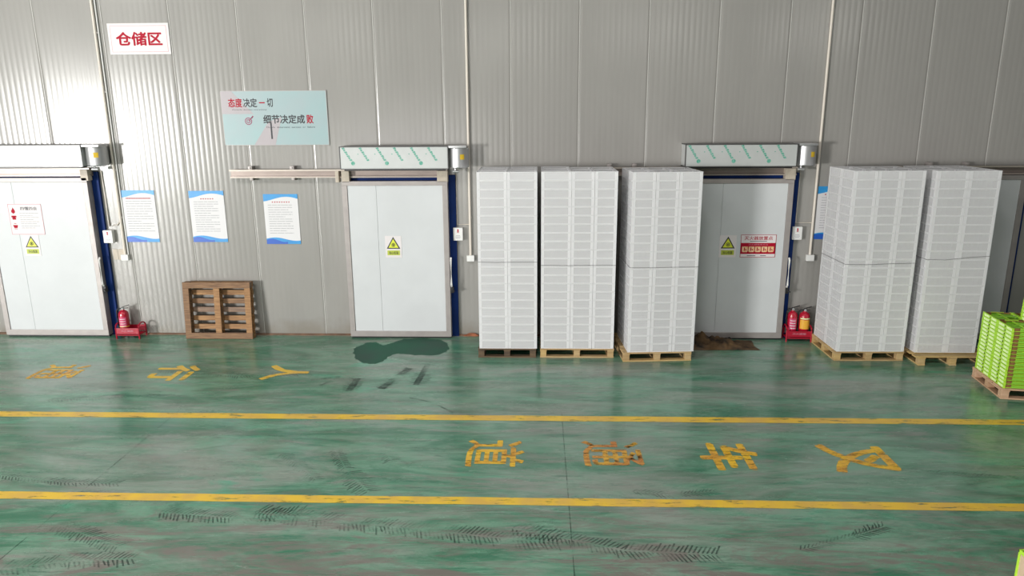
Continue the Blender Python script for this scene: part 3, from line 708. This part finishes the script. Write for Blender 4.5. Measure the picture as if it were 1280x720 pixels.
strap(.432, -1.005, 0, .997, .90, 1.30, 'thin dark string tied around the second crate stack')
strap(1.60, -1.155, .065, .90, .795, 1.30, 'thin dark string tied around the crate stack beside the shaded door')
strap(4.41, -1.075, .012, .90, .795, 1.33, 'thin dark string tied around the crate stack beside the extinguishers', .01)
strap(5.43, -1.10, 0, .794, .90, 1.40, 'thin dark string tied around the rightmost white crate stack', .03)

# ------------------------------------------------------------------ lime crates (folded flat)
GH = .0455
def lime_mesh(w, d, h, name):
    m = MB(); x, y = w/2-.003, d/2-.003
    m.box(-x, x, -y+.016, y-.016, .002, .010, 0)                      # base
    for a, b in ((-x, -x*.86), (-x*.45, x*.45), (x*.86, x)):
        m.box(a, b, -y, -y+.012, h-.008, h-.001, 0); m.box(a, b, y-.012, y, h-.008, h-.001, 0)
    m.box(-x*.9, x*.9, -y+.020, -y+.026, h-.009, h-.003, 3); m.box(-x*.9, x*.9, y-.026, y-.020, h-.009, h-.003, 3)
    m.box(-x, -x+.012, -y+.012, y-.012, h-.013, h-.001, 0); m.box(x-.012, x, -y+.012, y-.012, h-.013, h-.001, 0)
    for s in (-1, 1):
        # side walls: two pale webbed pads with a gap between
        for c in (-y/2, y/2):
            a = y*.40
            m.box(min(s*(x+.001), s*(x-.010)), max(s*(x+.001), s*(x-.010)), c-a, c+a*.35, .010, h-.013, 2)
            m.box(min(s*(x-.003), s*(x-.014)), max(s*(x-.003), s*(x-.014)), c+a*.35, c+a, .010, h-.013, 0)
            for q in range(4): m.box(min(s*x, s*(x+.004)), max(s*x, s*(x+.004)), c-a+q*a*.45, c-a+q*a*.45+.008, .008, h-.008, 2)
        Y = s*(y-.004)
        m.box(-x*.45, x*.45, min(Y, Y-s*.010), max(Y, Y-s*.010), .010, h-.013, 1)
        m.box(-x, -x*.86, min(Y, Y-s*.010), max(Y, Y-s*.010), .0, h-.013, 0); m.box(x*.86, x, min(Y, Y-s*.010), max(Y, Y-s*.010), .0, h-.013, 0)
        m.box(-x*.86, -x*.45, min(Y-s*.012, Y-s*.020), max(Y-s*.012, Y-s*.020), .008, h-.010, 3); m.box(x*.45, x*.86, min(Y-s*.012, Y-s*.020), max(Y-s*.012, Y-s*.020), .008, h-.010, 3)
        m.box(x*.62, x*.72, min(Y, Y-s*.012), max(Y, Y-s*.012), h*.35, h*.6, 2)
    m.box(-x+.012, x-.012, -.012, .012, h-.014, h-.006, 1); m.box(-.012, .012, -y+.012, y-.012, h-.016, h-.008, 0)   # folded walls lying inside
    m.box(-x*.8, -x*.1, -y*.85, -y*.1, h-.024, h-.018, 1); m.box(x*.1, x*.8, y*.1, y*.85, h-.024, h-.018, 1)
    return m.mesh(name, [MLIME, MLIME2, MPALE, MKRAFT])
ME_G = lime_mesh(.325, .37, GH, 'folded_crate')
TG = Matrix.Translation((GX, GY, .130)) @ Matrix.Rotation(GR, 4, 'Z')
gcol = ['left', 'middle', 'right']
for ci in range(3):
    for r in range(2):
        for k in range(16):
            o = bpy.data.objects.new('folded_crate', ME_G); C.objects.link(o)
            o.matrix_world = TG @ Matrix.Translation((.012+ci*.327+.1635+crnd.uniform(-.002, .002), .008+r*.372+.186+crnd.uniform(-.002, .002), k*GH))
            top = 15
            tag(o, 'lime green folded crate in the %s %s column, %s' % ('front' if r == 0 else 'back', gcol[ci], 'topmost' if k == top else ORD[k]+' above its pallet'), 'crate', 'lime green folded crates')
for k in range(6):
    o = bpy.data.objects.new('folded_crate', ME_G); C.objects.link(o)
    o.matrix_world = TG @ Matrix.Translation((.455+crnd.uniform(-.003, .003), .275+crnd.uniform(-.003, .003), (16+k)*GH))
    tag(o, 'lime green folded crate in the short extra pile on top, %s' % ('topmost' if k == 5 else ORD[k]+' of that pile'), 'crate', 'lime green folded crates')
# lone lime crate at the lower right
c = thing('lime_crate', 'lime green crate with kraft-lined side on the floor at the bottom right corner', 'crate', (4.03, -5.915, 0), 0)
m = MB()
m.bbox(-.2, .2, -.15, .15, 0, .02, .003); m.bbox(-.2, .2, -.15, -.138, .21, .235, .003); m.bbox(-.2, .2, .138, .15, .21, .235, .003)
m.bbox(-.2, -.188, -.15, .15, .21, .235, .003); m.bbox(.188, .2, -.15, .15, .21, .235, .003)
for sx in (-1, 1):
    for sy_ in (-1, 1): m.bbox(*sorted((sx*.2, sx*.183)), *sorted((sy_*.15, sy_*.133)), .02, .21, .003)
m.build('frame', MLIME, c)
m = MB(); m.box(-.192, .192, -.142, -.136, .02, .21); m.box(-.192, .192, .136, .142, .02, .21); m.box(-.192, -.186, -.142, .142, .02, .21); m.box(.186, .192, -.142, .142, .02, .21); m.build('liner', MKRAFTL, c)

# ------------------------------------------------------------------ crumpled cloth heap, brick scrap
def heap():
    from mathutils import noise as nz
    m = MB(); nx, ny = 80, 36; x0, x1, y0, y1 = 2.52, 3.52, -.66, -.20; vs = []; fs = []
    for j in range(ny+1):
        for i in range(nx+1):
            u, v = i/nx, j/ny; x = x0+(x1-x0)*u; y = y0+(y1-y0)*v
            edge = max(0, 1-(2*v-1)**2)**.5*min(1, u*8+.4)*min(1, (1-u)*2.4)
            n = nz.noise(Vector((x*6, y*7, 1)))*.5+nz.noise(Vector((x*14, y*16, 5)))*.3+abs(nz.noise(Vector((x*9, y*11, 9))))*.7
            vs.append((x+.03*nz.noise(Vector((x*5, y*5, 2))), y+.04*nz.noise(Vector((x*4, y*4, 7))), max(.003, edge*(.10+.16*n)*(1-.55*u))))
    for j in range(ny):
        for i in range(nx): a = j*(nx+1)+i; fs.append((a, a+1, a+nx+2, a+nx+1))
    m.add(vs, fs, 0, True)
    b = len(m.v); ring = [j*(nx+1) for j in range(ny+1)]
    mt = mat('dirty_cloth', (.15, .085, .035), .9, nscale=5, col2=(.012, .010, .008), bump=.5)
    o = m.build('cloth_heap', mt, None, False)
    tag(o, 'crumpled heap of dark brown cloth on the floor against the shaded door', 'cloth heap')
heap()
m = MB(); m.add([(-.72, -.05, 0), (-.50, -.05, 0), (-.48, -.022, 0), (-.74, -.022, 0), (-.64, -.045, .05), (-.56, -.03, .042)], [(0,1,2,3), (0,1,5,4), (1,2,5), (2,3,4,5), (3,0,4)])
tag(m.build('brick_scrap', mat('brick_scrap_orange', (.38, .13, .06), .85, noise=.4, nscale=12)), 'small rust orange scrap on the floor at the wall below the middle conduit', 'scrap')

# ------------------------------------------------------------------ light
def area(name, loc, aim, sx, sy_, power, col=(1,1,1), shape='RECTANGLE'):
    l = bpy.data.lights.new(name, 'AREA'); l.shape = shape; l.size = sx; l.size_y = sy_; l.energy = power; l.color = col
    o = bpy.data.objects.new(name, l); C.objects.link(o); o.location = loc
    o.rotation_euler = (Vector(aim)-Vector(loc)).to_track_quat('-Z', 'Y').to_euler(); return o
area('open_loading_door_light', (-18.2, -20.0, 2.25), (0, 0, 1.4), 3.2, 2.0, 4300, (1, .985, .96))
area('rear_fill_light', (-5.0, -18.0, 1.5), (-2, 0, 1.7), 6.0, 2.6, 300, (1, .985, .97))  # unseen fill, added low behind the camera to brighten the middle of the wall
area('upper_left_lamp', (-8.5, -5.6, 6.6), (-1, 0, 2.0), .7, .7, 90, (1, .98, .95))  # unseen small lamp placed high on the left for the crisp motor shadows
for x, y in ((-7.0, -16), (-.9, -16), (4.2, -15.5), (9.5, -15)):
    area('high_bay_lamp', (x, y, 5.9), (x*.6, -3, 0), .55, .55, 40, (1, .97, .92), 'DISK')
for x, e in ((-9, 170), (-4.5, 190), (0, 180), (4.5, 60)):
    area('overhead_floor_fill', (x, -8.4, 8.6), (x, -7.8, 0), 1.6, 1.6, e, (1, .985, .96), 'DISK')  # unseen overhead lights, added because the floor needed more light
wd = bpy.data.worlds.new('hall'); bpy.context.scene.world = wd; wd.use_nodes = True; t = wd.node_tree
bg = t.nodes['Background']; tc = t.nodes.new('ShaderNodeTexCoord'); sx = t.nodes.new('ShaderNodeSeparateXYZ'); t.links.new(tc.outputs['Generated'], sx.inputs[0])
rp = t.nodes.new('ShaderNodeValToRGB'); mr = t.nodes.new('ShaderNodeMapRange'); mr.inputs[1].default_value = -1; mr.inputs[2].default_value = 1
t.links.new(sx.outputs['Z'], mr.inputs[0]); t.links.new(mr.outputs[0], rp.inputs[0])
e = rp.color_ramp.elements; e[0].position = .0; e[0].color = (.30, .36, .32, 1); e[1].position = 1; e[1].color = (.42, .42, .41, 1)
for pos, c in ((.47, (.62, .64, .62)), (.52, (.50, .50, .48)), (.58, (.30, .295, .28))): q = e.new(pos); q.color = (*c, 1)
t.links.new(rp.outputs[0], bg.inputs[0]); bg.inputs[1].default_value = .22
vs_ = bpy.context.scene.view_settings
vs_.view_transform = 'Standard'; vs_.look = 'None'; vs_.exposure = 0.1; vs_.gamma = 1; vs_.use_curve_mapping = False
print('crates', NC[0])
